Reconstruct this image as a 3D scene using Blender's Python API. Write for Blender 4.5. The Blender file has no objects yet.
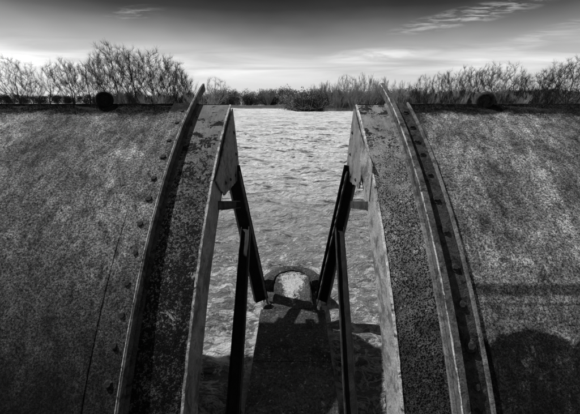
import bpy, bmesh, math, random
import numpy as np
from mathutils import Vector, Matrix, noise
R = math.radians
random.seed(7); rng = np.random.default_rng(7)
S = bpy.context.scene
COL = S.collection

# ------------------------------------------------------------------ camera
F = 300.0 / 580.0
cam = bpy.data.cameras.new("camera"); cam.sensor_width = 36; cam.lens = 36 * F
cam.clip_start = 0.05; cam.clip_end = 9000
co = bpy.data.objects.new("camera", cam); COL.objects.link(co)
PITCH = 19.6; YAW = 0.57
co.location = (0, 0, 0); co.rotation_euler = (R(90 - PITCH), 0, R(YAW))
S.camera = co
WATER = -3.4                       # the lens is the origin; the river lies 3.4 m below
CP, SP = math.cos(R(PITCH)), math.sin(R(PITCH))

# ------------------------------------------------------------------ sun, sky
SUN_EL, SUN_AZ = 54.0, 116.0      # to the left and a little ahead (azimuth counted from straight behind)
toSun = Vector((-math.sin(R(SUN_AZ)) * math.cos(R(SUN_EL)), -math.cos(R(SUN_AZ)) * math.cos(R(SUN_EL)), math.sin(R(SUN_EL))))
sl = bpy.data.lights.new("sun", 'SUN'); sl.energy = 5.0; sl.angle = R(.8); sl.color = (1, 1, 1)
so = bpy.data.objects.new("sun", sl); COL.objects.link(so)
so.rotation_euler = toSun.to_track_quat('Z', 'Y').to_euler()
S.view_settings.view_transform = 'Standard'; S.view_settings.look = 'None'
S.view_settings.exposure = 0; S.view_settings.gamma = 1
S.cycles.max_bounces = 5

class NT:
    """small node-tree writer"""
    def __init__(s, nt):
        s.t = nt; s.n = nt.nodes; s.l = nt.links
    def new(s, typ, **kw):
        n = s.n.new(typ)
        for k, v in kw.items(): setattr(n, k, v)
        return n
    def put(s, sock, v):
        if isinstance(v, bpy.types.NodeSocket): s.l.new(v, sock)
        elif isinstance(v, (int, float)) and sock.type in ('RGBA',): sock.default_value = (v, v, v, 1)
        else: sock.default_value = v
    def m(s, op, a, b=0.0, c=None, clamp=False):
        n = s.new('ShaderNodeMath', operation=op); n.use_clamp = clamp
        s.put(n.inputs[0], a); s.put(n.inputs[1], b)
        if c is not None: s.put(n.inputs[2], c)
        return n.outputs[0]
    def ramp(s, v, stops, interp='LINEAR'):
        n = s.new('ShaderNodeValToRGB'); n.color_ramp.interpolation = interp
        e = n.color_ramp.elements
        while len(e) < len(stops): e.new(0.5)
        for i, (p, c) in enumerate(stops): e[i].position = p; e[i].color = (c, c, c, 1)
        s.put(n.inputs[0], v); return n.outputs[0]
    def noise(s, vec, scale, detail=4, rough=0.55, dist=0.0):
        n = s.new('ShaderNodeTexNoise'); s.put(n.inputs['Vector'], vec)
        n.inputs['Scale'].default_value = scale; n.inputs['Detail'].default_value = detail
        n.inputs['Roughness'].default_value = rough; n.inputs['Distortion'].default_value = dist
        return n.outputs['Fac']
    def voro(s, vec, scale, feature='F1', rnd=1.0):
        n = s.new('ShaderNodeTexVoronoi', feature=feature); s.put(n.inputs['Vector'], vec)
        n.inputs['Scale'].default_value = scale; n.inputs['Randomness'].default_value = rnd
        return n.outputs['Distance']
    def mapv(s, vec, loc=(0, 0, 0), rot=(0, 0, 0), sc=(1, 1, 1)):
        n = s.new('ShaderNodeMapping'); s.put(n.inputs['Vector'], vec)
        n.inputs['Location'].default_value = loc; n.inputs['Rotation'].default_value = rot; n.inputs['Scale'].default_value = sc
        return n.outputs[0]
    def mix(s, f, a, b):
        # a*(1-f)+b*f on floats
        n = s.new('ShaderNodeMix', data_type='FLOAT'); s.put(n.inputs[0], f); s.put(n.inputs[2], a); s.put(n.inputs[3], b)
        return n.outputs[0]
    def sep(s, v):
        n = s.new('ShaderNodeSeparateXYZ'); s.put(n.inputs[0], v); return n.outputs
    def comb(s, x, y, z):
        n = s.new('ShaderNodeCombineXYZ'); s.put(n.inputs[0], x); s.put(n.inputs[1], y); s.put(n.inputs[2], z); return n.outputs[0]

def make_world():
    w = bpy.data.worlds.new("World"); S.world = w; w.use_nodes = True
    w.node_tree.nodes.clear(); t = NT(w.node_tree)
    sky = t.new('ShaderNodeTexSky', sky_type='NISHITA'); sky.sun_disc = False
    sky.sun_elevation = R(SUN_EL); sky.sun_rotation = R(180 + SUN_AZ); sky.air_density = 1; sky.dust_density = 1.5
    bw = t.new('ShaderNodeRGBToBW'); t.l.new(sky.outputs[0], bw.inputs[0])
    g = t.new('ShaderNodeTexCoord').outputs['Generated']
    x, y, z = t.sep(g)
    # red-filter black-and-white sky: bright at the horizon, near black higher up, raised again overhead as added fill
    el = t.m('ARCSINE', t.m('MINIMUM', t.m('MAXIMUM', z, -1.0), 1.0))
    deg = t.m('MULTIPLY', el, 180 / math.pi)
    # thin veil and streaks of cloud, on the direction projected ahead of and around the place
    wob = t.noise(t.mapv(g, sc=(3, 3, 9)), 1.0, 3, 0.5)
    deg2 = t.m('ADD', deg, t.m('MULTIPLY', t.m('SUBTRACT', wob, 0.5), 3.0))
    grad = t.ramp(t.m('DIVIDE', deg2, 30.0, clamp=True), [(0, .41), (.115, .38), (.176, .32), (.234, .265), (.291, .20), (.346, .125), (.40, .062), (.45, .026), (.5, .014), (.60, .03), (.8, .09), (1, .12)])
    ya = t.m('MAXIMUM', y, 0.02)
    u = t.m('DIVIDE', x, ya); wv = t.m('DIVIDE', z, ya)
    uv = t.comb(u, wv, 0.0)
    ahead = t.m('GREATER_THAN', y, 0.05)
    def patch(cu, cw, ru, rw, ang, sc, thr, gain, seed, dist=1.0, sp=.3):
        ca, sa = math.cos(ang), math.sin(ang)
        du = t.m('SUBTRACT', u, cu); dw = t.m('SUBTRACT', wv, cw)
        a = t.m('ADD', t.m('MULTIPLY', du, ca), t.m('MULTIPLY', dw, sa))
        b = t.m('SUBTRACT', t.m('MULTIPLY', dw, ca), t.m('MULTIPLY', du, sa))
        q = t.m('SQRT', t.m('ADD', t.m('POWER', t.m('DIVIDE', a, ru), 2.0), t.m('POWER', t.m('DIVIDE', b, rw), 2.0)))
        body = t.ramp(q, [(0, 1), (.55, .6), (1, 0)])
        n = t.noise(t.mapv(uv, loc=(seed, seed * .7, 0), rot=(0, 0, -ang + .35), sc=sc), 1.0, 7, 0.6, dist)
        k = t.ramp(n, [(thr, 0), (thr + sp, 1)])
        return t.m('MULTIPLY', t.m('MULTIPLY', body, k), gain)
    c = patch(.52, .232, .26, .028, .19, (15, 130, 1), .45, .20, 3.1, .5, .20)
    for p in ((.25, .128, .20, .022, .06, (7, 40, 1), .30, .16, 8.4), (-.46, .238, .10, .020, .1, (14, 120, 1), .47, .09, 1.3, .6, .22),
              (-1.02, .145, .12, .012, .03, (7, 60, 1), .32, .16, 5.2), (.70, .165, .30, .03, .3, (5, 60, 1), .46, .12, 6.6)):
        c = t.m('ADD', c, patch(*p))
    veil = t.m('MULTIPLY', t.ramp(t.noise(t.mapv(uv, sc=(2.2, 26, 1), rot=(0, 0, -.05)), 1.0, 5, .55, .6), [(.4, 0), (.7, 1)]),
               t.ramp(t.m('DIVIDE', deg, 30.0, clamp=True), [(.08, 0), (.16, .16), (.3, 0)]))
    c = t.m('MULTIPLY', t.m('ADD', c, veil), ahead)
    # the polarised band: a clear sky is darkest square to the sun
    dt = t.new('ShaderNodeVectorMath', operation='DOT_PRODUCT'); t.l.new(g, dt.inputs[0]); dt.inputs[1].default_value = toSun
    pol = t.m('SUBTRACT', 1.0, t.m('MULTIPLY', t.m('SUBTRACT', 1.0, t.m('POWER', dt.outputs['Value'], 2.0)), 0.30))
    # Nishita luminance gives the fine variation round the compass
    nis = t.m('POWER', t.m('MULTIPLY', bw.outputs[0], NISH), 0.35)
    tot = t.m('MULTIPLY', t.m('ADD', t.m('MULTIPLY', grad, pol), c), nis)
    bg = t.new('ShaderNodeBackground'); t.l.new(tot, bg.inputs[0]); bg.inputs[1].default_value = SKYS
    out = t.new('ShaderNodeOutputWorld'); t.l.new(bg.outputs[0], out.inputs[0])
NISH = 0.1; SKYS = 3.3
make_world()

# ------------------------------------------------------------------ helpers
def tag(o, label=None, cat=None, group=None, kind=None):
    if label: o['label'] = label
    if cat: o['category'] = cat
    if group: o['group'] = group
    if kind: o['kind'] = kind
    return o
def empty(name, loc=(0, 0, 0), rz=0, **kw):
    o = bpy.data.objects.new(name, None); COL.objects.link(o); o.location = loc; o.rotation_euler = (0, 0, rz)
    o.empty_display_size = .2
    return tag(o, **kw)
def link(name, me, mat=None, parent=None, smooth=False, **kw):
    o = bpy.data.objects.new(name, me); COL.objects.link(o)
    if mat and not me.materials: me.materials.append(mat)
    if parent: o.parent = parent
    if smooth: me.polygons.foreach_set('use_smooth', [True] * len(me.polygons))
    return tag(o, **kw)
def pydata(name, v, f):
    me = bpy.data.meshes.new(name); me.from_pydata([tuple(p) for p in v], [], [tuple(q) for q in f]); me.update(); return me
def np_mesh(name, V, Q):
    """V (n,3), Q (m,k) arrays"""
    me = bpy.data.meshes.new(name); V = np.asarray(V, np.float32); Q = np.asarray(Q, np.int32)
    me.vertices.add(len(V)); me.vertices.foreach_set('co', V.ravel())
    k = Q.shape[1]
    me.loops.add(Q.size); me.loops.foreach_set('vertex_index', Q.ravel())
    me.polygons.add(len(Q)); me.polygons.foreach_set('loop_start', np.arange(0, Q.size, k, dtype=np.int32))
    me.update(calc_edges=True); me.validate(); return me
def ray(px, py, D):
    """point D metres ahead along +Y under photo pixel (580x414), for surveying"""
    x = (px - 293) / 300; v = (py - 207) / 300
    Y = CP - SP * v; Z = -SP - CP * v
    return Vector((x / Y * D, D, Z / Y * D))

# ------------------------------------------------------------------ materials
MATS = {}
def material(name, build, spec=.10):
    m = bpy.data.materials.new(name); m.use_nodes = True; m.node_tree.nodes.clear(); t = NT(m.node_tree)
    b = t.new('ShaderNodeBsdfPrincipled'); out = t.new('ShaderNodeOutputMaterial'); t.l.new(b.outputs[0], out.inputs[0])
    tc = t.new('ShaderNodeTexCoord').outputs['Object']
    b.inputs['Specular IOR Level'].default_value = spec
    r = build(t, tc, b)
    col, rough, h, dist = r
    t.put(b.inputs['Base Color'], col) if not isinstance(col, bpy.types.NodeSocket) else t.l.new(col, b.inputs['Base Color'])
    t.put(b.inputs['Roughness'], rough)
    if h is not None:
        bu = t.new('ShaderNodeBump'); t.l.new(h, bu.inputs['Height']); bu.inputs['Distance'].default_value = dist; bu.inputs['Strength'].default_value = 1
        t.l.new(bu.outputs[0], b.inputs['Normal'])
    MATS[name] = m; return m

def skin_mat(t, v, b, left=False):
    # lichen-crusted steel plate: coarse drifts, medium mottling, salt-and-pepper grain
    big = t.noise(v, 1.3, 5, .6, .4); mid = t.noise(t.mapv(v, rot=(0, 0, .5), sc=(1, .7, .7)), 9, 6, .65, .3)
    fine = t.m('ADD', t.m('MULTIPLY', t.noise(v, 60, 6, .85), .6), t.m('MULTIPLY', t.noise(v, 190, 4, .8), .4)); grain = t.voro(v, 120)
    strk = t.noise(t.mapv(v, sc=(14, 1.2, 1.2)), 1.0, 4, .6)
    a = t.ramp(big, [(.32, .09), (.5, .22), (.66, .42)])
    a = t.m('MULTIPLY', a, t.ramp(mid, [(.32, .35), (.5, 1.0), (.68, 1.7)]))
    a = t.m('MULTIPLY', a, t.ramp(fine, [(.44, .06), (.5, .9), (.565, 3.6)]))
    a = t.m('MULTIPLY', a, t.ramp(strk, [(.3, .72), (.6, 1.1)]))
    spots = t.ramp(t.noise(v, 26, 3, .6, .5), [(.30, .25), (.40, 1)])
    a = t.m('MULTIPLY', a, spots)
    x, y, z = t.sep(v)
    wob = t.m('SUBTRACT', t.noise(v, 5, 6, .7, .4), .5)
    if left:      # darker gradually towards the waterline
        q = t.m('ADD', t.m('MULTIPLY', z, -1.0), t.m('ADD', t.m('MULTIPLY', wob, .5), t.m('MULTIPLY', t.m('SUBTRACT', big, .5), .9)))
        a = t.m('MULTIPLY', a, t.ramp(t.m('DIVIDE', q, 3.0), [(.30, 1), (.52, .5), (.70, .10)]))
    else:         # much darker below a scalloped upper edge
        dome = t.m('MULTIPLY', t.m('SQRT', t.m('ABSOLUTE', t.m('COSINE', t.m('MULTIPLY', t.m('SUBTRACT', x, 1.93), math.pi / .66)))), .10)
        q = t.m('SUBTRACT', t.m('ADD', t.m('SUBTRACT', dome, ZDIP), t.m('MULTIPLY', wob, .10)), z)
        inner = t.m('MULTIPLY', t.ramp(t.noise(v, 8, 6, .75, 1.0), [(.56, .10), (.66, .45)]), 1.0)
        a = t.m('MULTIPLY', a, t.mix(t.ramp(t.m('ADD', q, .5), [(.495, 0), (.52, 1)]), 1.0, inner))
        zb = t.m('ADD', z, t.m('MULTIPLY', wob, .018))           # cast shadows of two rails, painted into the plate colour
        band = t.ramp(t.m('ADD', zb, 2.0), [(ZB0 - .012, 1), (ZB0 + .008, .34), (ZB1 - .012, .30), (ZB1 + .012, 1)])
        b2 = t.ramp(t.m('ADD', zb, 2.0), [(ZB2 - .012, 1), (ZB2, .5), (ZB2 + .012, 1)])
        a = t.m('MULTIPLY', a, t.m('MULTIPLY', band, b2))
    edge = t.m('ADD', y, t.m('MULTIPLY', t.m('SUBTRACT', t.noise(v, 4, 6, .75, .5), .5), .35))
    a = t.m('MULTIPLY', a, t.ramp(t.m('SUBTRACT', edge, 3.5), [(.48, 1), (.56, .10)]))       # moss stain under the head
    # rust runs hanging from the head and broad washed lanes
    runs = t.noise(t.mapv(v, sc=(11, .6, .6)), 1.0, 5, .7, .2)
    a = t.m('MULTIPLY', a, t.ramp(runs, [(.32, .75), (.45, 1), (.7, 1.06)]))
    h = t.m('ADD', t.m('MULTIPLY', fine, 1.4), t.m('MULTIPLY', mid, 1.3))
    return a, .85, h, .03
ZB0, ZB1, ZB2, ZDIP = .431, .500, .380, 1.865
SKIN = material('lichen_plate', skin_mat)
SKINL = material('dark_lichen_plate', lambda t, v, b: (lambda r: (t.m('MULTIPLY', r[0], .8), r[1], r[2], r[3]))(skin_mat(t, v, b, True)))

def flange_mat(seed, patch_at, pale, mk):
    """grey paint, moss in dark patches near the top and black-and-grey crusts of round lichen lower down"""
    def f(t, v0, b):
        v = t.mapv(v0, loc=(seed, seed * .3, 0))
        x, y, z = t.sep(v0)
        s = t.m('SUBTRACT', patch_at, y)                                # > 0 further down the flange
        n1 = t.noise(v, 5.0, 6, .68, .7); n2 = t.noise(v, 38, 4, .75, .4); n3 = t.noise(v, 110, 3, .7)
        sc = t.m('MINIMUM', t.m('MAXIMUM', s, -.75), 1.3)
        k = t.ramp(s, [(.15, 0), (.75, 1)])
        cov = t.m('ADD', t.m('ADD', t.m('MULTIPLY', n1, t.mix(k, 1.0, .42)), t.m('MULTIPLY', n2, t.mix(k, .34, .92))), t.m('MULTIPLY', sc, mk))
        moss = t.ramp(cov, [(.72, 0), (.735, 1)])
        paint = t.m('MULTIPLY', t.ramp(t.noise(v, 2.2, 6, .65), [(.3, .05), (.7, .12)]), t.ramp(t.noise(t.mapv(v, sc=(26, 3, 3)), 1, 5, .65), [(.3, .7), (.7, 1.2)]))
        paint = t.m('MULTIPLY', paint, t.ramp(n3, [(.35, .75), (.65, 1.25)]))
        # black pin-head lichen, thickening downwards
        size = t.m('ADD', t.noise(v, 7, 4, .7), t.m('MULTIPLY', sc, .16))
        def dots(scale, off, lo, hi):
            d = t.voro(t.mapv(v, loc=(off, 1, 2)), scale); rad = t.ramp(size, [(lo, 0), (hi, .46)])
            return t.m('MULTIPLY', t.m('DIVIDE', t.m('SUBTRACT', rad, d), .10, clamp=True), 1.0)
        dk = t.m('MAXIMUM', dots(48, 3, .40, .72), dots(95, 8, .36, .62))
        # ring lichen: pale rim round a dark eye, in clusters
        cell = t.voro(t.mapv(v, loc=(1, 6, 2)), 24, rnd=.9)
        ring = t.ramp(cell, [(.0, .15), (.16, .3), (.24, 1), (.31, .9), (.36, .05), (.42, .05), (.46, 0)])
        rmask = t.m('MULTIPLY', t.ramp(t.noise(v, 4.2, 5, .7, .5), [(.47, 0), (.55, 1)]), t.ramp(s, [(.3, 0), (.7, 1)]))
        inside = t.ramp(cell, [(.40, 1), (.44, 0)])
        base = t.mix(dk, paint, .006)
        base = t.mix(t.m('MULTIPLY', t.m('MULTIPLY', inside, rmask), .9), base, t.m('MULTIPLY', ring, .19))
        crust = t.m('MULTIPLY', t.ramp(n3, [(.35, .2), (.7, 2.2)]), .008)
        col = t.mix(moss, base, crust)
        # pale scabs of bare limewash
        scab = t.ramp(t.m('ADD', t.noise(v, 3.4, 6, .72, 1.2), t.m('MULTIPLY', t.m('ABSOLUTE', t.m('SUBTRACT', s, 1.35)), -.12)), [(.635, 0), (.65, 1)])
        col = t.mix(t.m('MULTIPLY', scab, .85), col, t.m('MULTIPLY', t.ramp(n2, [(.3, .5), (.7, 1.2)]), .34))
        # darker towards the water
        col = t.m('MULTIPLY', col, t.m('MULTIPLY', t.ramp(t.m('ADD', t.m('MULTIPLY', s, .3), t.m('MULTIPLY', t.m('SUBTRACT', n1, .5), .5)), [(.40, 1), (.62, .20)]), pale))
        h = t.m('ADD', t.m('MULTIPLY', moss, t.m('ADD', .5, n2)), t.m('ADD', t.m('MULTIPLY', dk, .5), t.m('MULTIPLY', n3, .3)))
        return col, t.mix(moss, .55, .95), h, .012
    return f
FL_L = material('mossy_flange_left', flange_mat(4.0, 3.6, 1.3, .055))
FL_R = material('mossy_flange_right', flange_mat(9.3, 3.9, 2.7, -.07))

def steel(lo, hi, streak=(1, 1, 1), sc=7, rough=.6, bd=.004, rust=.35):
    def f(t, v, b):
        n = t.noise(t.mapv(v, sc=streak), sc, 6, .65, .3); g = t.noise(v, 80, 3, .7)
        a = t.ramp(n, [(.3, lo), (.7, hi)])
        a = t.m('MULTIPLY', a, t.ramp(g, [(.3, .55), (.7, 1.4)]))
        p = t.ramp(t.noise(v, 12, 5, .7, .8), [(.56, 1), (.63, rust)])
        p = t.m('MULTIPLY', p, t.ramp(t.noise(v, 4.1, 7, .75, .5), [(.50, 1), (.56, .55), (.66, .35)]))
        return t.m('MULTIPLY', a, p), rough, t.m('ADD', n, t.m('MULTIPLY', g, .6)), bd
    return f
WEB = material('weathered_grey_steel', steel(.16, .40, (1, 1, 1), 6, .55, .006, .5))
WEBL = material('weathered_web_steel', steel(.10, .26, (1, 1, 1), 5, .55, .006, .6))
FIN = material('speckled_bar_steel', steel(.04, .15, (1, 1, 1), 16, .7, .006, .35))
LEGD = material('mossy_angle', steel(.018, .08, (1, 1, 1), 14, .9, .02, .3))
LEGM = material('rusted_angle', steel(.09, .24, (1, 1, 1), 12, .85, .012, .4))
DARK = material('black_tarred_steel', steel(.006, .014, (1, 1, 1), 8, .55, .004, .8))
DARK2 = material('dull_dark_steel', steel(.03, .07, (1, 1, 1), 8, .7, .006, .5))
GUS = material('gusset_steel', steel(.12, .24, (1, 1, 1), 22, .75, .006, .6))
GUSR = material('gusset_steel_pale', steel(.13, .26, (1, 1, 1), 6, .6, .006, .6))
BOLT = material('rusty_bolt', steel(.015, .05, (1, 1, 1), 20, .8, .006, .6))
LIPM = material('bare_lip', steel(.25, .65, (1, 1, 1), 18, .5, .006, .12))
RUB = material('perished_rubber', steel(.004, .014, (1, 1, 1), 30, .8, .004, .7))
RUBR = material('greyed_rubber', steel(.012, .045, (1, 1, 1), 20, .85, .008, .6))
PLASTER = None

def stone_mat(pale):
    def f(t, v, b):
        n = t.noise(v, 3.0, 6, .65, .4); g = t.noise(v, 45, 4, .75); w = t.voro(v, 26)
        a = t.ramp(n, [(.3, .018), (.7, .07)])
        a = t.m('MULTIPLY', a, t.ramp(g, [(.35, .35), (.65, 2.0)]))
        # pale lichen and bird-lime splashes
        sp = t.ramp(t.noise(v, 11, 6, .75, .8), [(.58, 0), (.63, 1)])
        sp2 = t.ramp(t.noise(v, 24, 5, .7, .6), [(.60, 0), (.64, 1)])
        a = t.mix(t.m('MULTIPLY', sp, .8), a, .13); a = t.mix(t.m('MULTIPLY', sp2, .8), a, .3)
        if pale:
            x, y, z = t.sep(v)
            q = t.m('ADD', t.m('POWER', t.m('DIVIDE', x, t.m('ADD', .04, t.m('MULTIPLY', t.m('MAXIMUM', t.m('SUBTRACT', y, 3.72), 0.0), .24))), 2.0), t.m('POWER', t.m('DIVIDE', t.m('SUBTRACT', y, 4.30), .42), 2.0))
            q = t.m('ADD', q, t.m('MULTIPLY', t.m('SUBTRACT', t.noise(v, 14, 7, .85, .6), .5), 8.5))
            k = t.ramp(q, [(.8, 1), (1.0, 0)])
            a = t.mix(k, a, t.m('MULTIPLY', t.ramp(g, [(.3, .45), (.7, 1.3)]), .46))
        return a, .9, t.m('ADD', g, t.m('MULTIPLY', n, 2)), .02
    return f
STONE = material('wet_mossy_stone', stone_mat(False)); STONEP = material('mossy_stone_with_pale_patch', stone_mat(True))

def water_mat(t, v, b):
    x, y, z = t.sep(v)
    a = t.noise(t.mapv(v, sc=(1.0, 2.0, 1)), 3.2, 9, .66, 1.3)
    a2 = t.noise(t.mapv(v, loc=(5, 2, 0), sc=(.5, 1.1, 1)), 1.1, 7, .62, .9)
    near = t.ramp(t.m('DIVIDE', t.m('SUBTRACT', y, 2.0), 20.0, clamp=True), [(0, 1), (.22, .8), (.5, .2), (1, 0)])
    # froth: clots and veins in the race between the gates; sky sheen painted as long pale streaks on the open river
    fo = t.noise(t.mapv(v, sc=(1, 1.2, 1)), 1.9, 9, .72, .9)
    clot = t.m('DIVIDE', t.m('SUBTRACT', fo, .52), .06, clamp=True)
    def vein(sc, w, seed):
        n = t.noise(t.mapv(v, loc=(seed, 0, 0), sc=(1, 1.6, 1)), sc, 5, .6, .8)
        return t.ramp(t.m('ABSOLUTE', t.m('SUBTRACT', n, .5)), [(0, 1), (w, 0)])
    veins = t.m('MAXIMUM', t.m('MULTIPLY', vein(1.7, .05, 0), 1.0), t.m('MULTIPLY', vein(4.0, .06, 4), .85))
    brk = t.ramp(t.noise(v, 6, 5, .7), [(.40, 0), (.52, 1)])
    race = t.m('MULTIPLY', t.m('MAXIMUM', clot, t.m('MULTIPLY', veins, brk)), near)
    st = t.noise(t.mapv(v, sc=(.32, 1.7, 1), rot=(0, 0, .05)), 1.6, 9, .70, 1.0)
    st = t.m('ADD', st, t.m('MULTIPLY', t.m('SUBTRACT', t.noise(t.mapv(v, sc=(.10, .45, 1)), 1.0, 4, .6, 1.5), .5), .35))
    streak = t.m('MULTIPLY', t.ramp(st, [(.385, 0), (.455, .7), (.53, 1)]), t.m('SUBTRACT', 1.0, t.m('MULTIPLY', near, .85)))
    # wash against the pier
    ax = t.m('ABSOLUTE', x)
    side = t.m('MULTIPLY', t.ramp(t.m('ADD', t.m('ABSOLUTE', t.m('SUBTRACT', ax, .54)), t.m('MULTIPLY', t.m('SUBTRACT', fo, .52), 1.1)), [(.0, 1), (.05, 0)]), t.m('LESS_THAN', y, 5.0))
    foam_sheen = t.m('MAXIMUM', t.m('MAXIMUM', race, streak), t.m('MULTIPLY', side, .8))
    mud = t.ramp(a2, [(.3, .05), (.7, .12)])
    t.put(b.inputs['IOR'], 1.33)
    h = t.m('ADD', t.m('ADD', a, t.m('MULTIPLY', a2, 1.8)), t.m('MULTIPLY', foam_sheen, .15))
    return t.mix(foam_sheen, mud, .85), t.mix(foam_sheen, .12, .6), h, .30
WAT = material('silty_river', water_mat, .5)

def ground_mat(t, v, b):
    n = t.noise(v, .06, 5, .6); g = t.noise(v, 1.5, 5, .7)
    return t.m('MULTIPLY', t.ramp(n, [(.35, .20), (.65, .34)]), t.ramp(g, [(.3, .7), (.7, 1.2)])), 1.0, g, .1
GRD = material('winter_pasture', ground_mat)
def plain(lo, hi, sc): 
    return lambda t, v, b: (t.ramp(t.noise(v, sc, 4, .6), [(.3, lo), (.7, hi)]), .9, None, 0)
BARK = material('bare_bark', plain(.012, .035, .8)); TWIG = material('twig_bark', plain(.008, .022, .5))
TWIGP = material('pale_twigs', plain(.18, .34, .5)); BRUSH = material('winter_brush', plain(.11, .26, .4)); BRUSHD = material('dark_evergreen_brush', plain(.02, .05, .4))
REED = material('dead_reeds', plain(.32, .55, .6)); MOSS = material('moss_and_dead_grass', plain(.008, .06, 9))
CONC = material('concrete', steel(.2, .34, (1, 1, 1), 3, .9, .01, .8)); WHITE = material('white_render', plain(.7, .8, 1)); SLATE = material('slate_roof', plain(.08, .12, 1))

# ------------------------------------------------------------------ ground, river
def bank_y(x):       # where the far shore lies
    s = min(max((x + 1) / 9, 0), 1); s = s * s * (3 - 2 * s)
    return 140 - 36 * s + 3 * math.sin(x * .13) + 1.5 * math.sin(x * .41)
def shore(x, y):     # > 0 on land (metres from the water's edge)
    return max(y - bank_y(x), -31 + 2 * math.sin(y * .11) - x, x - (34 + 2 * math.sin(y * .09)))
def ground_z(x, y):
    d = shore(x, y); k = min(max(d / 3.0, -1), 1); k = k * .5 + .5; k = k * k * (3 - 2 * k)
    z = WATER - 1.6 + 2.15 * k
    return z + (.12 * noise.noise(Vector((x * .15, y * .15, 0))) if d > 0 else 0)
def axis_vals(a, b, core, step, grow):
    out = list(np.arange(core[0], core[1] + step, step)); s = step; v = out[-1]
    while v < b: s *= grow; v += s; out.append(v)
    s = step; v = out[0]; pre = []
    while v > a: s *= grow; v -= s; pre.append(v)
    return pre[::-1] + out
xs = axis_vals(-4000, 4000, (-60, 60), 1.6, 1.18); ys = axis_vals(-2500, 5000, (-10, 160), 1.6, 1.18)
gv = [(x, y, ground_z(x, y)) for y in ys for x in xs]; nx = len(xs)
gf = [(j * nx + i, j * nx + i + 1, (j + 1) * nx + i + 1, (j + 1) * nx + i) for j in range(len(ys) - 1) for i in range(nx - 1)]
link('ground', pydata('ground', gv, gf), GRD, smooth=True, kind='structure')

def river():
    ts = np.linspace(0, 1, 560); Y = 1.0 + 5.2 * (np.exp(ts * math.log(160 / 5.2 + 1)) - 1)
    Y = np.concatenate([np.linspace(-14, .8, 16), Y])
    us = np.linspace(-1, 1, 300); us = np.sign(us) * (0.35 * np.abs(us) + .65 * np.abs(us) ** 3)
    V = []
    for y in Y:
        hw = 6 + max(y, 0) * .55
        cell = max(.02, (y if y > 0 else 3) * .02)
        for u in us:
            x = u * hw; z = 0.0
            if y > .5:
                # standing waves and boils; scales too small for the mesh are left to the bump
                p = Vector((x * .8, y * 1.5, 0))
                amp = .42 if y < 30 else .42 * 30 / y
                w = noise.noise(p * .55); z += w * .55
                z += (1 - abs(noise.noise(p * 1.3 + Vector((w * 1.5, 3, 0)))) * 2) * .26 - .13
                if y < 45: z += (1 - abs(noise.noise(p * 3.1 + Vector((0, w * 3, 7)))) * 2) * .13
                if y < 14: z += noise.noise(p * 7.5 + Vector((w * 4, 0, 2))) * .09
                z *= amp
            V.append((x, y, WATER + z))
    n = len(us); k = np.arange(len(Y) - 1)[:, None] * n + np.arange(n - 1)[None]; k = k.ravel()
    o = link('water', np_mesh('water', V, np.stack([k, k + 1, k + n + 1, k + n], 1)), WAT, smooth=True, kind='structure')
    o['label'] = 'silty river in spate'
river()

# ------------------------------------------------------------------ the sluice gates
CY, CZ = 7.0, -5.995
RF, RS, RC = 6.64, 6.545, 6.54           # radius of bar top, skin, girder flange
def P(phi, r): return (CY - r * math.sin(phi), CZ + r * math.cos(phi))
PH0, PH1 = R(24.85), R(74)               # head of the gate, foot under water
def sweep(name, prof, mat, parent, side, ph0=PH0, ph1=PH1, n=64, jit=0.0, jidx=(), seed=0, label=None):
    """cross-section prof [(x, r)] swept along the arc; side mirrors it"""
    rr = random.Random(seed); V = []; m = len(prof)
    for i in range(n + 1):
        ph = ph0 + (ph1 - ph0) * i / n
        for j, (x, r) in enumerate(prof):
            dx = (noise.noise(Vector((i * .11, seed, j))) * .9 + noise.noise(Vector((i * .37, seed, j + 9))) * .6 + rr.uniform(-.12, .12)) * jit if j in jidx else 0
            y, z = P(ph, r + dx * .5); V.append((side * (x + dx), y, z))
    Fc = [(i * m + j, i * m + (j + 1) % m, (i + 1) * m + (j + 1) % m, (i + 1) * m + j) for i in range(n) for j in range(m)]
    Fc += [tuple(range(m))[::-1], tuple(n * m + j for j in range(m))]
    if side < 0: Fc = [f[::-1] for f in Fc]
    me = pydata(name, V, Fc)
    bm = bmesh.new(); bm.from_mesh(me); bmesh.ops.recalc_face_normals(bm, faces=bm.faces); bm.to_mesh(me); bm.free()
    return link(name, me, mat, parent, label=label)
def prism(name, poly, x0, x1, side, mat, parent, jit=.006, label=None):
    """plate cut to polygon poly [(Y, Z)] between x0 and x1, edges slightly eaten"""
    pts = []
    for i, a in enumerate(poly):
        b = poly[(i + 1) % len(poly)]; k = max(1, int(math.dist(a, b) / .05))
        for q in range(k):
            t = q / k; n = noise.noise(Vector((a[0] + (b[0] - a[0]) * t, (a[1] + (b[1] - a[1]) * t), x0)) * 14) * jit
            pts.append((a[0] + (b[0] - a[0]) * t + n, a[1] + (b[1] - a[1]) * t + n))
    m = len(pts); V = [(side * x0, *p) for p in pts] + [(side * x1, *p) for p in pts]
    Fc = [tuple(range(m)), tuple(range(2 * m - 1, m - 1, -1))] + [(i, m + i, m + (i + 1) % m, (i + 1) % m) for i in range(m)]
    me = pydata(name, V, Fc); bm = bmesh.new(); bm.from_mesh(me); bmesh.ops.recalc_face_normals(bm, faces=bm.faces); bm.to_mesh(me); bm.free()
    return link(name, me, mat, parent, label=label)
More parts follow.
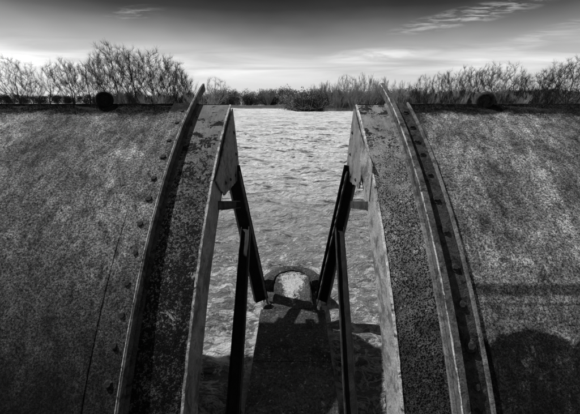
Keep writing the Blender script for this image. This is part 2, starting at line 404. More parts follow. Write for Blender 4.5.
def beam(name, A, B, prof, mat, parent, xdir, label=None, n=10, jit=.0):
    """cross-section prof [(a, b)] run from A to B; a along xdir, b square to it"""
    A, B = Vector(A), Vector(B); d = (B - A).normalized(); x = Vector(xdir); x = (x - d * x.dot(d)).normalized(); y = d.cross(x)
    m = len(prof); V = []
    for i in range(n + 1):
        c = A.lerp(B, i / n)
        for j, (a, b) in enumerate(prof):
            q = random.uniform(-jit, jit); V.append(c + x * (a + q) + y * (b + q))
    Fc = [(i * m + j, i * m + (j + 1) % m, (i + 1) * m + (j + 1) % m, (i + 1) * m + j) for i in range(n) for j in range(m)] + [tuple(range(m)), tuple(n * m + j for j in range(m))]
    me = pydata(name, V, Fc); bm = bmesh.new(); bm.from_mesh(me); bmesh.ops.recalc_face_normals(bm, faces=bm.faces); bm.to_mesh(me); bm.free()
    return link(name, me, mat, parent, label=label)
def channel(w, h, t): return [(-w/2, 0), (w/2, 0), (w/2, h), (w/2 - t, h), (w/2 - t, t), (-w/2 + t, t), (-w/2 + t, h), (-w/2, h)]
def lathe(name, prof, n=28):
    V = []; m = len(prof)
    for i in range(n):
        a = 2 * math.pi * i / n; q = 1 + .02 * math.sin(3 * a)
        for (r, z) in prof: V.append((r * q * math.cos(a), r * q * math.sin(a), z))
    return pydata(name, V, [(i * m + j, ((i + 1) % n) * m + j, ((i + 1) % n) * m + (j + 1) % m, i * m + (j + 1) % m) for i in range(n) for j in range(m)])
def phi_at(py, o=None, X=None, r=RS):
    """arc angle of the gate surface seen at photo row py"""
    best = None
    for k in range(400):
        ph = R(24 + 50 * k / 399); y, z = P(ph, r); d = y * CP - z * SP; v = -y * SP - z * CP
        e = abs(207 + 300 * v / d - py)
        if best is None or e < best[0]: best = (e, ph)
    return best[1]
# bolt: domed head on a square washer with eaten corners
def bolt_mesh():
    bm = bmesh.new()
    bmesh.ops.create_cone(bm, cap_ends=True, segments=7, radius1=.034, radius2=.031, depth=.006, matrix=Matrix.Translation((0, 0, .003)))
    bmesh.ops.create_cone(bm, cap_ends=True, segments=6, radius1=.023, radius2=.017, depth=.012, matrix=Matrix.Translation((.002, 0, .012)))
    for v in bm.verts: v.co += Vector((random.uniform(-.004, .004), random.uniform(-.004, .004), random.uniform(-.002, .002)))
    me = bpy.data.meshes.new('bolt'); bm.to_mesh(me); bm.free(); me.materials.append(BOLT); return me
BM = bolt_mesh()
def surf_matrix(x, ph, r):
    y, z = P(ph, r); return Matrix.Translation((x, y, z)) @ Matrix.Rotation(ph, 4, 'X')

XI, XF0, XF1 = .845, 1.262, 1.312
def gate(side, label, seed):
    g = empty('sluice_gate', label=label, cat='sluice gate', group='pair of curved steel sluice gates')
    L = side < 0
    fl = FL_L if L else FL_R
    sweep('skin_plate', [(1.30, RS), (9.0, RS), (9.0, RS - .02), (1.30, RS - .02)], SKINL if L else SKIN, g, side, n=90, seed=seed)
    sweep('girder_flange', [(XI + .012, RC), (1.30, RC), (1.30, RC - .024), (XI + .012, RC - .024)], fl, g, side, seed=seed)
    sweep('girder_web', [(XI, RC - .012), (XI + .02, RC - .012), (XI + .02, RC - .44), (XI, RC - .44)], WEBL if L else WEB, g, side, jit=.004, jidx=(0, 3), seed=seed)
    sweep('flange_lip', [(XI - .010, RC - .006), (XI - .010, RC + .004), (XI + .010, RC + .008), (XI + .010, RC - .006)], LIPM, g, side, n=360, jit=.005, jidx=(2, 3, 1), seed=seed + 5)
    w = .022 if L else .062
    sweep('upstand_bar', [(XF1 - w, RC + .002), (XF1 - w, RF), (XF1, RF), (XF1, RC + .002)], FIN, g, side, ph0=R(20.4), n=120, jit=.003, jidx=(1, 2), seed=seed + 2)
    sweep('bar_backing_strip', [(XF1 - w - .034, RC + .002), (XF1 - w - .030, RC + .022), (XF1 - w - .003, RC + .022), (XF1 - w - .003, RC + .002)], DARK2 if L else WEBL, g, side, n=100, jit=.003, jidx=(1,), seed=seed + 3)
    sweep('worn_edge', [(XF1 - w - .001, RF - .012), (XF1 - w - .001, RF + .003), (XF1 - w + .005, RF + .003), (XF1 - w + .004, RF - .012)] if not L else [(XF1 - .004, RF - .01), (XF1 - .005, RF + .003), (XF1 + .001, RF + .003), (XF1 + .001, RF - .01)], LIPM, g, side, ph0=R(20.6), n=200, jit=.003, jidx=(0, 2), seed=seed + 9)
    if L:
        for xx in (1.62,): sweep('seam_bar', [(xx, RS + .001), (xx + .002, RS + .0045), (xx + .012, RS + .0045), (xx + .014, RS + .001)], SKINL, g, side, ph0=R(40), n=90, jit=.003, jidx=(1, 2), seed=seed + 7)
        sweep('bolted_angle', [(XF1 + .003, RS + .002), (XF1 + .003, RF - .012), (XF1 + .02, RS + .030), (1.60, RS + .016), (1.605, RS + .002)], SKINL, g, side, n=100, jit=.004, jidx=(3, 4), seed=seed + 4, label='broad bolted flange with rusty lichen along its outer edge')
        rows = [113, 125, 143, 159, 180, 201, 226, 254, 286, 317, 347, 385]
        bx = 1.43
    else:
        sweep('bolted_angle', [(XF1 + .003, RS + .002), (XF1 + .003, RF - .03), (XF1 + .018, RS + .02), (1.50, RS + .014), (1.502, RS + .002)], LEGD, g, side, n=100, jit=.004, jidx=(3, 4), seed=seed + 4)
        sweep('seam_bar', [(1.505, RS + .002), (1.508, RS + .034), (1.532, RS + .034), (1.536, RS + .002)], LEGM, g, side, n=120, jit=.003, jidx=(1, 2), seed=seed + 6)
        rows = [114, 128, 143, 155, 175, 200, 232, 268, 305, 345, 385]
        bx = 1.42
    for i, py in enumerate(rows):
        b = link('bolt', BM, None, g); s = random.uniform(1.15, 1.55)
        b.matrix_local = surf_matrix(side * (bx + random.uniform(-.012, .012)), phi_at(py), RS + .017) @ Matrix.Rotation(random.uniform(0, 3), 4, 'Z') @ Matrix.Scale(s, 4)
    # head bar closing the top edge of the plate
    y, z = P(PH0, RS)
    beam('head_bar', (side * 1.32, y + .012, z - .02), (side * 9.0, y + .012, z - .02), [(-.03, -.012), (.032, -.012), (.032, .012), (-.03, .012)], DARK2, g, (0, 0, 1), jit=.003, n=120)
    beam('head_plate', (side * (XI + .01), y + .012, z - .022), (side * 1.29, y + .012, z - .022), [(-.06, -.01), (.026, -.01), (.026, .01), (-.06, .01)], DARK2, g, (0, 0, 1), jit=.002, n=12)
    # gusset, strut, brace, prop
    if L:
        poly = [(4.24, -.11), (4.44, -.74), (4.46, -1.12), (3.39, -1.066), (3.08, -.80), (3.30, -.70), (3.8, -.36)]
    else:
        poly = [(4.24, -.11), (4.48, -.75), (4.52, -1.14), (3.55, -1.02), (3.42, -.55), (3.8, -.36)]
    prism('gusset_plate', poly, .812, .826, side, GUS if L else GUSR, g, jit=.02)
    if not L:   # sheet peeling off the web beside the gusset
        pts = [((3.52, -.47), .845), ((3.50, -.72), .80), ((3.38, -.93), .79), ((3.12, -1.0), .84)]
        q = []
        for (a, xa) in pts: q.append(a)
        V = []; 
        rowsn = 12
        for i in range(rowsn + 1):
            t = i / rowsn; cy = 3.50 - .20 * t ** 2; cz = -.47 - .55 * t
            for j in range(7):
                s = j / 6; yy = cy - s * (.38 * (1 - .55 * t * t)); zz = cz - s * .16 * (1 - t) - s * .02
                V.append((.838 - .055 * math.sin(math.pi * min(1, t + .15)) * (1 - s) ** 1.5 - .004, yy, zz))
        m = len(V); V += [(x + .008, y_, z_) for x, y_, z_ in V]
        Fc = [(i * 7 + j, i * 7 + j + 1, (i + 1) * 7 + j + 1, (i + 1) * 7 + j) for i in range(rowsn) for j in range(6)]
        Fc += [tuple(m + k for k in f[::-1]) for f in Fc]
        rim = [j for j in range(7)] + [i * 7 + 6 for i in range(1, rowsn + 1)] + [rowsn * 7 + j for j in range(5, -1, -1)] + [i * 7 for i in range(rowsn - 1, 0, -1)]
        Fc += [(rim[k], rim[(k + 1) % len(rim)], rim[(k + 1) % len(rim)] + m, rim[k] + m) for k in range(len(rim))]
        link('torn_sheet', pydata('torn_sheet', V, Fc), WEB, g, smooth=False, label='curled torn sheet beside the gusset')
    for (by, bz) in ((4.12, -1.0), (3.78, -.97), (4.25, -.72), (4.20, -.42), (3.5, -.94)):
        b = link('bolt', BM, None, g); b.matrix_local = Matrix.Translation((side * .811, by, bz)) @ Matrix.Rotation(-side * math.pi / 2, 4, 'Y') @ Matrix.Scale(.8, 4)
    A = (side * .865, 4.27, -.90); B = (side * .475, 3.96, -2.98)
    st = beam('strut', A, B, channel(.21, .095, .014), DARK, g, (side, -.55, 0), n=30, jit=.0012)
    beam('strut_flange', (side * .775, 4.21, -.96), (side * .385, 3.90, -3.0), [(-.006, -.035), (.006, -.035), (.006, .035), (-.006, .035)], GUSR if not L else GUS, g, (side, -.55, 0), n=40, jit=.003)
    beam('brace', (side * .842, 3.19, -1.12), (side * .80, 3.95, -1.37), channel(.10, .07, .01), DARK2, g, (0, 0, 1), n=8, jit=.002)
    beam('prop', (side * .69, 4.06, -1.80), (side * .575, 1.9, -3.08), channel(.125, .07, .011), DARK, g, (1, 0, .1), n=30, jit=.0015)
    beam('prop_flange', (side * .622, 4.04, -1.79), (side * .507, 1.88, -3.07), [(-.004, -.03), (.004, -.03), (.004, .03), (-.004, .03)], DARK2, g, (1, 0, .1), n=30, jit=.002)
    # arm behind the plate down to the sill, so the gate stands on something from other sides
    for x in (1.9, 3.6, 5.3, 7.0, 8.7):
        sweep('rib', [(x, RS - .021), (x + .03, RS - .021), (x + .03, RS - .22), (x, RS - .22)], DARK2, g, side, n=24)
    return g
gl = gate(-1, 'curved lichen-crusted steel gate left of the gap, one line of bolts along its angle', 11)
gr = gate(1, 'curved lichen-crusted steel gate right of the gap, torn sheet at its gusset', 42)

# round rubber buffers standing on the head of each plate
def buffer(side, px, label, body, turn, tilt):
    y, z = P(PH0, RS); x = (px - 293) / 300 * (y * CP - z * SP)
    b = empty('rubber_buffer', (x, y - .02, z + .055), label=label, cat='rubber buffer')
    prof = [(.066, -.06), (.088, -.07), (.105, -.05), (.108, .0), (.105, .05), (.088, .07), (.066, .06), (.062, .0)]
    t = link('tyre', lathe('tyre', prof), body, b, smooth=True)
    h = link('hub', lathe('hub', [(.001, -.052), (.063, -.050), (.065, 0), (.063, .050), (.001, .052)], 18), RUBR if side > 0 else RUB, b)
    br = link('bracket', pydata('bracket', [(sx * .035, sy * .05, sz) for sz in (-.13, -.02) for sy in (-1, 1) for sx in (-1, 1)], [(0, 1, 3, 2), (4, 6, 7, 5), (0, 4, 5, 1), (2, 3, 7, 6), (0, 2, 6, 4), (1, 5, 7, 3)]), DARK2, b)
    m = Matrix.Rotation(turn, 4, 'Z') @ Matrix.Rotation(R(90) + tilt, 4, 'X')
    t.matrix_local = m; h.matrix_local = m
buffer(-1, 105, 'black ring-shaped rubber buffer on the left gate head, turned aside', RUB, R(38), R(-12))
buffer(1, 482, 'greyed rubber buffer with a pale worn face on the right gate head', RUBR, R(-30), R(8))

# moss and dead grass caught along the head of each plate
def moss(side, label):
    V = []; Q = []; rr = random.Random(side + 5)
    for k in range(44000):
        x = rr.uniform(1.36, 8.6); s = rr.random() ** 1.7
        dens = noise.noise(Vector((x * 2.2, s * 2, side)))
        lim = .034 + .020 * noise.noise(Vector((x * 1.1, 4, side)))
        ph = PH0 + s * lim * (1.3 if dens > -.1 else .7)
        y, z = P(ph, RS - .001); h = rr.uniform(.003, .016) * (1.2 - s * .8)
        a = rr.uniform(0, 6.3); w = rr.uniform(.0015, .005); dx = math.cos(a) * w; dy = math.sin(a) * w
        lx = rr.gauss(0, .012); ly = rr.gauss(-.006, .01)
        n = len(V); V += [(side * x - dx, y - dy, z), (side * x + dx, y + dy, z), (side * x + lx, y + ly, z + h)]; Q.append((n, n + 1, n + 2))
    link('moss', np_mesh('moss', V, Q), MOSS, label=label, cat='moss', kind='stuff')
moss(-1, 'dark moss and dead grass along the top of the left gate plate')
moss(1, 'dark moss and dead grass along the top of the right gate plate')

# ------------------------------------------------------------------ the pier
TOP = -2.9
def stone_box(x0, x1, y0, y1, z0, z1, cut=5, rough=.012, bev=.02):
    bm = bmesh.new(); bmesh.ops.create_cube(bm, size=1)
    for v in bm.verts: v.co = Vector(((v.co.x + .5) * (x1 - x0) + x0, (v.co.y + .5) * (y1 - y0) + y0, (v.co.z + .5) * (z1 - z0) + z0))
    bmesh.ops.bevel(bm, geom=bm.edges[:], offset=bev, segments=1, affect='EDGES')
    bmesh.ops.subdivide_edges(bm, edges=[e for e in bm.edges if e.calc_length() > .15], cuts=cut, use_grid_fill=True)
    for v in bm.verts:
        n = noise.noise_vector(v.co * 6) * rough + noise.noise_vector(v.co * 19) * rough * .7; v.co += n
    me = bpy.data.meshes.new('stone'); bm.to_mesh(me); bm.free(); return me
pier = empty('stone_pier', (0, 0, 0), label='mossy stone pier with round nose standing between the two gates', cat='pier')
ycuts = [3.67, 2.72, 1.80, .85, -.2]
for i in range(4):
    link('capstone', stone_box(-.47, .47, ycuts[i + 1] + .004, ycuts[i] - .002, TOP - .2, TOP + random.uniform(-.006, .006), 8, .010, .010), STONE, pier)
def arc_ring(r0, r1, cy, z0, z1, n=28, rough=.014):
    V = []
    for i in range(n + 1):
        a = math.pi * i / n
        for r, z in ((r0, z0), (r0, z1), ((r0 + r1) / 2, z1 + .015), (r1, z1 - .02), (r1, z0)):
            p = Vector((r * math.cos(a), cy + r * math.sin(a), z)); V.append(p + noise.noise_vector(p * 8) * rough)
    m = 5; Fc = [(i * m + j, i * m + (j + 1) % m, (i + 1) * m + (j + 1) % m, (i + 1) * m + j) for i in range(n) for j in range(m)] + [tuple(range(m)), tuple(n * m + j for j in range(m))][::1]
    me = pydata('nose_rim', V, Fc); bm = bmesh.new(); bm.from_mesh(me); bmesh.ops.recalc_face_normals(bm, faces=bm.faces)
    bmesh.ops.subdivide_edges(bm, edges=[e for e in bm.edges if e.calc_length() > .1], cuts=3, use_grid_fill=True)
    for v in bm.verts: v.co += noise.noise_vector(v.co * 22) * .008
    bm.to_mesh(me); bm.free(); return me
link('nose_rim', arc_ring(.325, .51, 4.38, TOP - .5, TOP + .02), STONE, pier)
link('nose_block', stone_box(-.31, .31, 3.66, 4.72, TOP - .5, TOP - .012, 10, .02, .03), STONEP, pier, label='nose block with a pale worn concrete patch')
link('nose_base', stone_box(-.46, .46, 3.64, 4.62, TOP - 1.6, TOP - .17, 5, .02), STONE, pier)
for sx in (-1, 1):
    link('guide_pin', pydata('guide_pin', [(sx * .30 + a * .012, 3.74 + b * .012, c) for c in (TOP - .1, TOP + .02) for b in (-1, 1) for a in (-1, 1)], [(0, 1, 3, 2), (4, 6, 7, 5), (0, 4, 5, 1), (2, 3, 7, 6), (0, 2, 6, 4), (1, 5, 7, 3)]), LEGM, pier)
for c in range(3):
    z1 = TOP - .215 - c * .34
    for i in range(5):
        y0 = -.2 + i * .78 - (.35 if c % 2 else 0)
        for sx in (-1, 1):
            link('stone', stone_box(min(sx * .02, sx * .46), max(sx * .02, sx * .46), y0 + .008, min(y0 + .77, 3.63), z1 - .33, z1, 2, .014), STONE, pier)
    a = arc_ring(.1, .485, 4.38, z1 - .33, z1, 20, .01); a.name = 'stone'; link('stone', a, STONE, pier)

# ------------------------------------------------------------------ footbridge the photograph is taken from (behind the lens)
def box_part(name, a, b, mat, parent, off=Vector((0, 0, 0))):
    V = [Vector((x, y, z)) + off for z in (a[2], b[2]) for y in (a[1], b[1]) for x in (a[0], b[0])]
    return link(name, pydata(name, V, [(0, 2, 3, 1), (4, 5, 7, 6), (0, 1, 5, 4), (2, 6, 7, 3), (0, 4, 6, 2), (1, 3, 7, 5)]), mat, parent)
fb = empty('footbridge', (0, 0, 0), label='concrete footbridge under the viewpoint behind the gates', cat='footbridge')
box_part('deck', (-12, -2.0, -1.75), (12, -.10, -1.58), CONC, fb)
for x in (-10, -6, -2, 2.02, 6.02, 10): box_part('pile', (x, -1.7, -5.2), (x + .35, -1.35, -1.75), CONC, fb)
# ------------------------------------------------------------------ bare trees
def tubes(segs, k=3):
    """segs rows: p0 p1 r0 r1 -> k-sided tapered prisms"""
    A = np.array([s[0] for s in segs], float); B = np.array([s[1] for s in segs], float); r0 = np.array([s[2] for s in segs]); r1 = np.array([s[3] for s in segs])
    d = B - A; L = np.linalg.norm(d, axis=1, keepdims=True); d /= np.maximum(L, 1e-6)
    ref = np.where(np.abs(d[:, 2:3]) > .9, [[1., 0, 0]], [[0, 0, 1.]]); u = np.cross(d, ref); u /= np.linalg.norm(u, axis=1, keepdims=True); w = np.cross(d, u)
    V = []
    for (C, r) in ((A, r0), (B, r1)):
        for j in range(k):
            a = 2 * math.pi * j / k; V.append(C + (u * math.cos(a) + w * math.sin(a)) * r[:, None])
    V = np.stack(V, 1); n = len(segs); base = np.arange(n)[:, None] * 2 * k
    Q = np.concatenate([base + np.array([[j, (j + 1) % k, k + (j + 1) % k, k + j]]) for j in range(k)])
    return V.reshape(-1, 3), Q
def grow_tree(seed, H=10.0, trunk_frac=.22, spread=.62, lift=.10, multi=1, kids=(7, 5, 5, 4), rad=.17, lean=0.0, twig=.011):
    rr = random.Random(seed); T = []; Cw = []
    def limb(p, d, L, r, depth):
        n = max(3, int(5 - depth * .6)) if depth < 3 else 2
        pts = [Vector(p)]; d = Vector(d).normalized()
        for i in range(n):
            d = (d + Vector((rr.gauss(0, .13), rr.gauss(0, .13), rr.gauss(0, .08) + lift * (1 + .5 * depth))) * (1 + depth * .2)).normalized()
            pts.append(pts[-1] + d * (L / n))
        tw = twig * (1 if depth < len(kids) - 1 else .72)
        re = r * .45 if depth < 3 else r * .5
        for i in range(n):
            a = r + (re - r) * i / n; b = r + (re - r) * (i + 1) / n
            (T if depth <= 1 else Cw).append((pts[i], pts[i + 1], max(a, tw), max(b, tw * .7)))
        if depth >= len(kids): return
        nk = kids[depth] + rr.randint(-1, 1)
        for k in range(nk):
            t = (trunk_frac if depth == 0 else .22) + (1 - (trunk_frac if depth == 0 else .22)) * (k + rr.random() * .8) / nk
            t = min(t, .99); i = min(int(t * n), n - 1); q = pts[i].lerp(pts[i + 1], t * n - i)
            dd = (pts[i + 1] - pts[i]).normalized(); ax = dd.orthogonal().normalized(); ax.rotate(Matrix.Rotation(rr.uniform(0, 6.283), 3, dd))
            ang = rr.gauss(spread, .16); nd = dd * math.cos(ang) + ax * math.sin(ang)
            rem = (1 - t * .55); limb(q, nd, L * (rr.uniform(.55, .78) if depth == 0 else rr.uniform(.5, .82)) * rem ** .5, (r + (re - r) * t) * .50, depth + 1)
    for s in range(multi):
        a = s * 2.4 + rr.random(); q = .02 if multi > 1 else 0
        limb((math.cos(a) * q, math.sin(a) * q, -.3), (math.cos(a) * .3 * (multi > 1) + lean, math.sin(a) * .3 * (multi > 1), 1), H * (.62 if multi == 1 else .5) * rr.uniform(.9, 1.1), rad / math.sqrt(multi), 0)
    mz = max(s[1].z for s in T + Cw); k = H / mz
    out = []
    for L in (T, Cw):
        L2 = [(s[0] * k, s[1] * k, s[2], s[3]) for s in L]; V, Q = tubes(L2, 4 if L is T else 3); out.append((V, Q))
    mt = np_mesh('trunk', *out[0]); mt.materials.append(BARK); mc = np_mesh('crown', *out[1]); mc.materials.append(TWIG)
    return mt, mc
def colony(seed, H, W, z0, stems=1, n_att=1300, lean=0.0, up=.15, twl=.85, twn=7, tip=.0095, shell=.45, expo=.58):
    """bare tree grown towards points scattered through an uneven crown, so that limbs fill it as real ones do"""
    g = np.random.default_rng(seed); rr = random.Random(seed)
    pts = []
    hz = (H - z0) / 2; c0 = np.array([lean * H * .5, 0, z0 + hz])
    while len(pts) < n_att:
        d = g.normal(size=3); d /= np.linalg.norm(d); q = (g.random() ** (1 / 3)) * (1 - shell) + shell * g.random() ** .2
        b = 1 + .34 * noise.noise(Vector(d * 1.7) + Vector((seed, 0, 0))) + .16 * noise.noise(Vector(d * 4.5) + Vector((0, seed, 0)))
        p = d * q * b * np.array([W / 2, W / 2, hz])
        if d[2] < 0: p[:2] *= 1 + d[2] * .35
        if noise.noise(Vector(p * .55) + Vector((seed, 3, 0))) < -.28: continue
        pts.append(c0 + p)
    A = np.array(pts); N = []; par = []
    for s_ in range(stems):
        a = s_ * 2.4 + rr.random(); dx = math.cos(a) * (.10 if stems > 1 else 0) + lean * .5; dy = math.sin(a) * (.10 if stems > 1 else 0)
        p = np.array([0, 0, -.3]); N.append(p); par.append(-1)
        k = max(3, int((z0 + .6) / .4))
        for i_ in range(k):
            p = p + np.array([dx * .4 + rr.gauss(0, .035), dy * .4 + rr.gauss(0, .035), .4]); N.append(p); par.append(len(N) - 2)
    step = .38; best = np.full(len(A), 1e9); bi = np.zeros(len(A), int); first = 0; alive = np.ones(len(A), bool)
    for it in range(70):
        new = np.array(N[first:])
        if len(new) == 0: break
        D = np.linalg.norm(A[:, None] - new[None], axis=2); m = D.argmin(1); dm = D[np.arange(len(A)), m]
        u_ = dm < best; best[u_] = dm[u_]; bi[u_] = m[u_] + first; first = len(N)
        alive &= best > .62
        if not alive.any(): break
        Na = np.array(N); idx = bi[alive]; dv = A[alive] - Na[idx]; dv /= np.linalg.norm(dv, axis=1, keepdims=True)
        acc = np.zeros((len(N), 3)); np.add.at(acc, idx, dv); hit = np.unique(idx)
        for h_ in hit:
            d = acc[h_] / max(np.linalg.norm(acc[h_]), 1e-6) + g.normal(size=3) * .13 + np.array([0, 0, up]); d /= np.linalg.norm(d)
            N.append(Na[h_] + d * step); par.append(int(h_))
    n = len(N); Na = np.array(N); cnt = np.zeros(n)
    kids = np.zeros(n, int)
    for k in range(n - 1, -1, -1):
        if kids[k] == 0: cnt[k] = 1
        if par[k] >= 0: cnt[par[k]] += cnt[k]; kids[par[k]] += 1
    rad = tip * cnt ** expo; rad = rad * (1 + .5 * np.clip(cnt / (n * .12), 0, 1))
    T = []; C_ = []
    for k in range(n):
        if par[k] < 0: continue
        seg = (Na[par[k]], Na[k], rad[par[k]] if cnt[par[k]] < cnt[k] * 3 else rad[k] * 1.1, rad[k])
        (T if cnt[k] > n * .035 else C_).append(seg)
    cc = c0 - np.array([0, 0, hz * .8])
    for k in range(n):
        if cnt[k] > 7 or par[k] < 0: continue
        base = Na[k] - Na[par[k]]; base /= np.linalg.norm(base) + 1e-9; o_ = Na[k] - cc; o_ /= np.linalg.norm(o_) + 1e-9
        for q in range(twn):
            d = base * .5 + o_ * .5 + g.normal(size=3) * .5 + np.array([0, 0, up]); d /= np.linalg.norm(d); L = twl * rr.uniform(.5, 1.25)
            p0 = Na[par[k]] + (Na[k] - Na[par[k]]) * rr.random(); p1 = p0 + d * L * .5; d2 = d + g.normal(size=3) * .22; p2 = p1 + d2 * L * .5
            C_.append((p0, p1, tip * .85, tip * .7)); C_.append((p1, p2, tip * .7, tip * .45))
    out = [tubes(T, 6), tubes(C_, 3)]
    mt = np_mesh('trunk', *out[0]); mt.materials.append(BARK); mc = np_mesh('crown', *out[1]); mc.materials.append(TWIG)
    return mt, mc
VAR = {
 'oakish': colony(3, 12, 10.5, 1.8, 1, 1500), 'ash': colony(8, 12, 8.5, 2.2, 1, 1300, up=.3),
 'round': colony(21, 9, 9.0, 1.6, 1, 1000), 'willow': colony(34, 9, 7.5, .9, 3, 950, up=.45, twl=.8),
 'fan': colony(55, 8, 7.0, .8, 2, 800, up=.35, twl=.7), 'leaning': colony(61, 9, 5.6, 2.6, 1, 650, lean=.35),
 'poplar': colony(90, 12, 7.0, 1.6, 1, 1100, up=.6, twl=.8),
 'wispy': grow_tree(77, 7, .10, .34, .16, 6, (5, 5, 4, 3), .10, twig=.010),
}
def tree(kind, px, ytop, D, label, group, wide=1.0, rz=None, pale=False, cat='tree'):
    top = ray(px, ytop, D); gz = ground_z(top.x, D)
    mt, mc = VAR[kind]
    base = {'oakish': 12, 'ash': 12, 'round': 9, 'willow': 9, 'fan': 8, 'leaning': 9, 'poplar': 12, 'wispy': 7}[kind]
    s = (top.z - gz) / base * (1 if kind == 'wispy' else .97)
    wide *= 1 if kind == 'wispy' else .92
    r = empty('shrub' if cat == 'shrub' else 'tree', (top.x, D, gz), rz if rz is not None else random.uniform(0, 6.28), label=label, cat=cat, group=group)
    r.scale = (s * wide, s * wide, s)
    a = link('trunk', mt, None, r); b = link('crown', mc, None, r)
    if pale:
        for o in (a, b): o.material_slots[0].link = 'OBJECT'; o.material_slots[0].material = TWIGP
    return r
GLT = 'bare winter trees on the left bank'; GRT = 'bare winter trees on the right bank'
for a in [
 ('oakish', 4, 56, 62, 'tall dark bare tree at the left edge of the view', 1.0),
 ('fan', 22, 72, 70, 'low bare tree filling in behind the leftmost tree', 1.0),
 ('leaning', 36, 60, 60, 'slender bare tree with crooked leaning trunk, second from the left edge', .8),
 ('ash', 62, 55, 64, 'bare tree with forked upright limbs, left of the black buffer', 1.0),
 ('round', 80, 60, 60, 'round-headed bare tree just left of the black buffer', 1.05),
 ('oakish', 108, 41, 66, 'tallest bare tree of the left bank, directly above the black buffer', 1.0),
 ('ash', 126, 43, 64, 'tall bare tree right beside the tallest one', 1.0),
 ('round', 146, 47, 66, 'broad bare tree on the falling side of the left row', 1.0),
 ('oakish', 164, 55, 62, 'bare tree with open crown above the left gate plate', .9),
 ('leaning', 184, 65, 60, 'small bare tree leaning over the upstand bar of the left gate', .8),
 ('ash', 95, 50, 74, 'bare tree half hidden behind the tallest left tree', .9),
 ('fan', 172, 68, 72, 'low many-stemmed tree in the right part of the left row', 1.2)]:
    tree(*a[:5], GLT, a[5])
for a in [
 ('willow', 424, 76, 88, 'low bushy willow nearest the right gate bar', 1.0),
 ('ash', 443, 71, 84, 'bare willow swept to one side, second of the right row', 1.1),
 ('fan', 459, 67, 86, 'fan-shaped bare tree in the middle of the right row', 1.2),
 ('ash', 474, 65, 80, 'fan-shaped bare tree above the greyed buffer', 1.1),
 ('ash', 492, 61, 84, 'tallest bare tree of the right row, just past the buffer', 1.1),
 ('fan', 508, 63, 82, 'many-stemmed tree beside the tallest of the right row', 1.2),
 ('ash', 522, 72, 84, 'low end tree of the right row beside the open gap', 1.0),
 ('round', 543, 69, 72, 'spreading bare tree with flat-topped crown right of the gap', 1.1),
 ('oakish', 562, 64, 66, 'dense bare tree near the right edge of the view', 1.0),
 ('oakish', 579, 54, 62, 'tall dark tree cut off by the right edge of the view', 1.1)]:
    tree(*a[:5], GRT, a[5])
# thin undergrowth under the rows
for i, px in enumerate(list(range(118, 200, 8)) + list(range(412, 584, 10))):
    D = random.uniform(56, 62) if px < 300 else random.uniform(72, 78)
    tree('wispy', px + random.uniform(-4, 4), random.uniform(86, 93) if px < 300 else random.uniform(84, 92), D, 'thin bare thicket under the %s row of trees' % ('left' if px < 300 else 'right'), 'bare thicket under the %s row of trees' % ('left' if px < 300 else 'right'), random.uniform(1.2, 1.8), cat='shrub', pale=(i % 2 == 0))
# pale wispy scrub on the far shore
for px, yt, D, lab in [(214, 78, 120, 'lone thin tree standing left over the far hedge'), (268, 88, 150, 'pale thin sapling over the far hedge'), (318, 82, 112, 'pale scrub willow above the fallen branches'),
                  (330, 80, 110, 'pale scrub willow between the fallen branches and the tall one'), (346, 76, 108, 'tallest pale wispy willow left of the right gate'), (357, 72, 104, 'pale upright willow just above the head of the right gate'), (371, 78, 104, 'pale wispy willow beside the right upstand bar'), (338, 86, 104, 'low pale scrub at the water in front of the willows'),
                  (385, 76, 108, 'pale willow behind the head of the right upstand bar'), (398, 80, 100, 'small pale willow right of the upstand bar')]:
    tree('wispy' if px not in (214, 346) else 'willow', px, yt, D, lab, 'pale willows on the far shore', 1.3, pale=True)

# bushes of the far hedge: twiggy leafless clumps, many small faces with an uneven outline
def bush_mesh(seed, n=2600, h=4.0, w=3.0):
    rr = np.random.default_rng(seed); V = []; Q = []
    lobes = [(rr.uniform(-w * .5, w * .5), rr.uniform(-w * .4, w * .4), rr.uniform(h * .25, h * .72), rr.uniform(.6, 1.25)) for _ in range(9)]
    for i in range(n):
        cx, cy, cz, r = lobes[rr.integers(9)]; d = rr.normal(size=3); d /= np.linalg.norm(d); q = r * rr.uniform(.3, 1.08)
        c = np.array([cx, cy, cz]) + d * q * np.array([1, 1, 1.1]); c[2] = max(c[2], .1)
        if rr.random() < .4: c[2] *= rr.uniform(.1, 1)
        a = rr.normal(size=3); a[2] = abs(a[2]) + .6; a /= np.linalg.norm(a); b = np.cross(a, rr.normal(size=3)); b /= np.linalg.norm(b)
        L = rr.uniform(.12, .42); ww = rr.uniform(.02, .07)
        k = len(V); V += [c - b * ww, c + b * ww, c + a * L]; Q.append((k, k + 1, k + 2))
    me = np_mesh('bush', V, Q); return me
BV = [bush_mesh(100 + i) for i in range(5)]
BV2 = [m.copy() for m in BV]
for m in BV: m.materials.append(BRUSH)
for m in BV2: m.materials.append(BRUSHD)
def bush(px, D, ytop, label, group, dark=False, wide=1.0, var=None):
    top = ray(px, ytop, D); gz = ground_z(top.x, D); s = (top.z - gz) / 3.9
    me = (BV2 if dark else BV)[random.randrange(5) if var is None else var]
    o = link('bush', me, None, label=label, cat='bush', group=group)
    o.location = (top.x, D, gz); o.scale = (s * wide, s * wide, s); o.rotation_euler = (0, 0, random.uniform(0, 6.28)); return o
px = 198.0
while px < 300:                                  # hedge over the far shore
    yt = 90 + 2.2 * math.sin(px * .13) + random.uniform(-2, 2)
    if 280 < px < 292: yt -= 3
    bush(px, random.uniform(168, 182), yt, 'winter bush in the pale hedge along the far shore', 'bushes of the far hedge', False, random.uniform(.9, 1.3)); 
    if random.random() < .8: bush(px + 2, random.uniform(160, 166), random.uniform(95, 98), 'low dark bush at the foot of the far hedge', 'dark bushes at the foot of the far hedge', True, 1.3)
    px += random.uniform(4.5, 7)
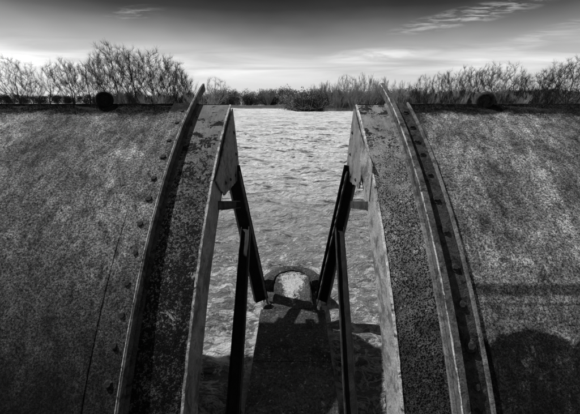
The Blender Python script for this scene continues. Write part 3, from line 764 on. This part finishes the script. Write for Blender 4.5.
for px in range(296, 420, 6):                    # scrub, nearer on the right
    bush(px + random.uniform(-2, 2), random.uniform(108, 124), random.uniform(86, 92), 'grey scrub bush behind the pale willows', 'scrub behind the pale willows', False, random.uniform(1, 1.4))
for px in list(range(-4, 200, 7)) + list(range(420, 588, 7)):   # wood edge far behind both rows
    l = px < 300
    bush(px, random.uniform(230, 270) if l else random.uniform(150, 175), random.uniform(91, 95) if l else (random.uniform(86, 90) if px > 495 else random.uniform(88, 92)), 'dark bush of the distant wood edge behind the %s trees' % ('left' if l else 'right'),
         'distant wood edge behind the %s trees' % ('left' if l else 'right'), True, random.uniform(1.0, 1.5))
# fallen willow at the water's edge
fw = empty('fallen_tree', tuple(ray(311, 104, 101)[:2]) + (WATER + .2,), label='fallen willow with pale upturned branches at the edge of the river', cat='fallen tree')
rr = random.Random(9); segs = []
for i in range(70):
    a = rr.uniform(0, math.pi); L = rr.uniform(1.5, 5.2); x0 = rr.uniform(-3.2, 3.2); p = Vector((x0, rr.uniform(-1, 1), rr.uniform(0, .8)))
    d = Vector((math.cos(a) * .9 + rr.gauss(0, .2), rr.gauss(0, .3), abs(math.sin(a)) * .75 + .1)).normalized()
    r = rr.uniform(.03, .085)
    for k in range(4):
        q = p + d * L / 4; segs.append((p, q, r, r * .75)); p = q; r *= .75; d = (d + Vector((rr.gauss(0, .18), rr.gauss(0, .1), rr.gauss(-.05, .15)))).normalized()
me = np_mesh('branches', *tubes(segs, 4)); link('branches', me, TWIGP, fw)
me = np_mesh('trunk', *tubes([((-4.5, .3, 0), (-1, .1, .5), .28, .24), ((-1, .1, .5), (2.5, 0, .7), .24, .16), ((2.5, 0, .7), (5, -.2, 1.5), .16, .07)], 8)); link('trunk', me, BARK, fw)
# dark scrub in the tangle
for dx in (-2.6, -1.0, .9, 2.2):
    b = bush(311 + dx * 3, 103, 95.5 + abs(dx), 'dark low scrub tangled in the fallen willow', 'scrub in the fallen willow', True, 1.2)

# reeds along the shore
def reeds():
    V = []; Q = []; rr = random.Random(4)
    for i in range(60000):
        x = rr.uniform(-45, 34); y = bank_y(x) + rr.uniform(-2.2, 8) ; 
        z = ground_z(x, y); z = max(z, WATER - .05); h = rr.uniform(.35, .9) * (1.4 if x > 6 else .9); w = .035
        n = len(V); lx = rr.gauss(0, .15); V += [(x - w, y, z), (x + w, y, z), (x + lx, y + rr.gauss(0, .1), z + h)]; Q.append((n, n + 1, n + 2))
    link('reeds', np_mesh('reeds', V, Q), REED, label='pale dead reeds along the far shore of the river', cat='reeds', kind='stuff')
reeds()
# white farm buildings far off on the right
hp = ray(517, 97, 330)
hs = empty('farmhouse', (hp.x, 330, hp.z - 3.2), .25, label='tiny white farm building far off below the right-hand trees', cat='building')
for i, (x0, x1, h) in enumerate(((-5.5, .6, 3.2), (1.4, 6.2, 2.5))):
    V = [(x, y, z) for z in (-4, h) for y in (-3, 3) for x in (x0, x1)]
    link('wall', pydata('wall', V, [(0, 2, 3, 1), (4, 5, 7, 6), (0, 1, 5, 4), (2, 6, 7, 3), (0, 4, 6, 2), (1, 3, 7, 5)]), WHITE, hs)
    a, b = x0 - .3, x1 + .3; V = [(a, -3.4, h + .003), (b, -3.4, h + .003), (b, 3.4, h + .003), (a, 3.4, h + .003), (a, 0, h + 2), (b, 0, h + 2)]
    link('roof', pydata('roof', V, [(0, 3, 2, 1), (0, 1, 5, 4), (2, 3, 4, 5), (0, 4, 3), (1, 2, 5)]), SLATE, hs)
    for x in ((x0 + x1) / 2 - 1, (x0 + x1) / 2 + 1):
        V = [(x + p, -3.05 + q, 1.2 + s) for s in (0, 1) for q in (0, .03) for p in (0, .8)]
        link('window', pydata('window', V, [(0, 2, 3, 1), (4, 5, 7, 6), (0, 1, 5, 4), (2, 6, 7, 3), (0, 4, 6, 2), (1, 3, 7, 5)]), DARK, hs)
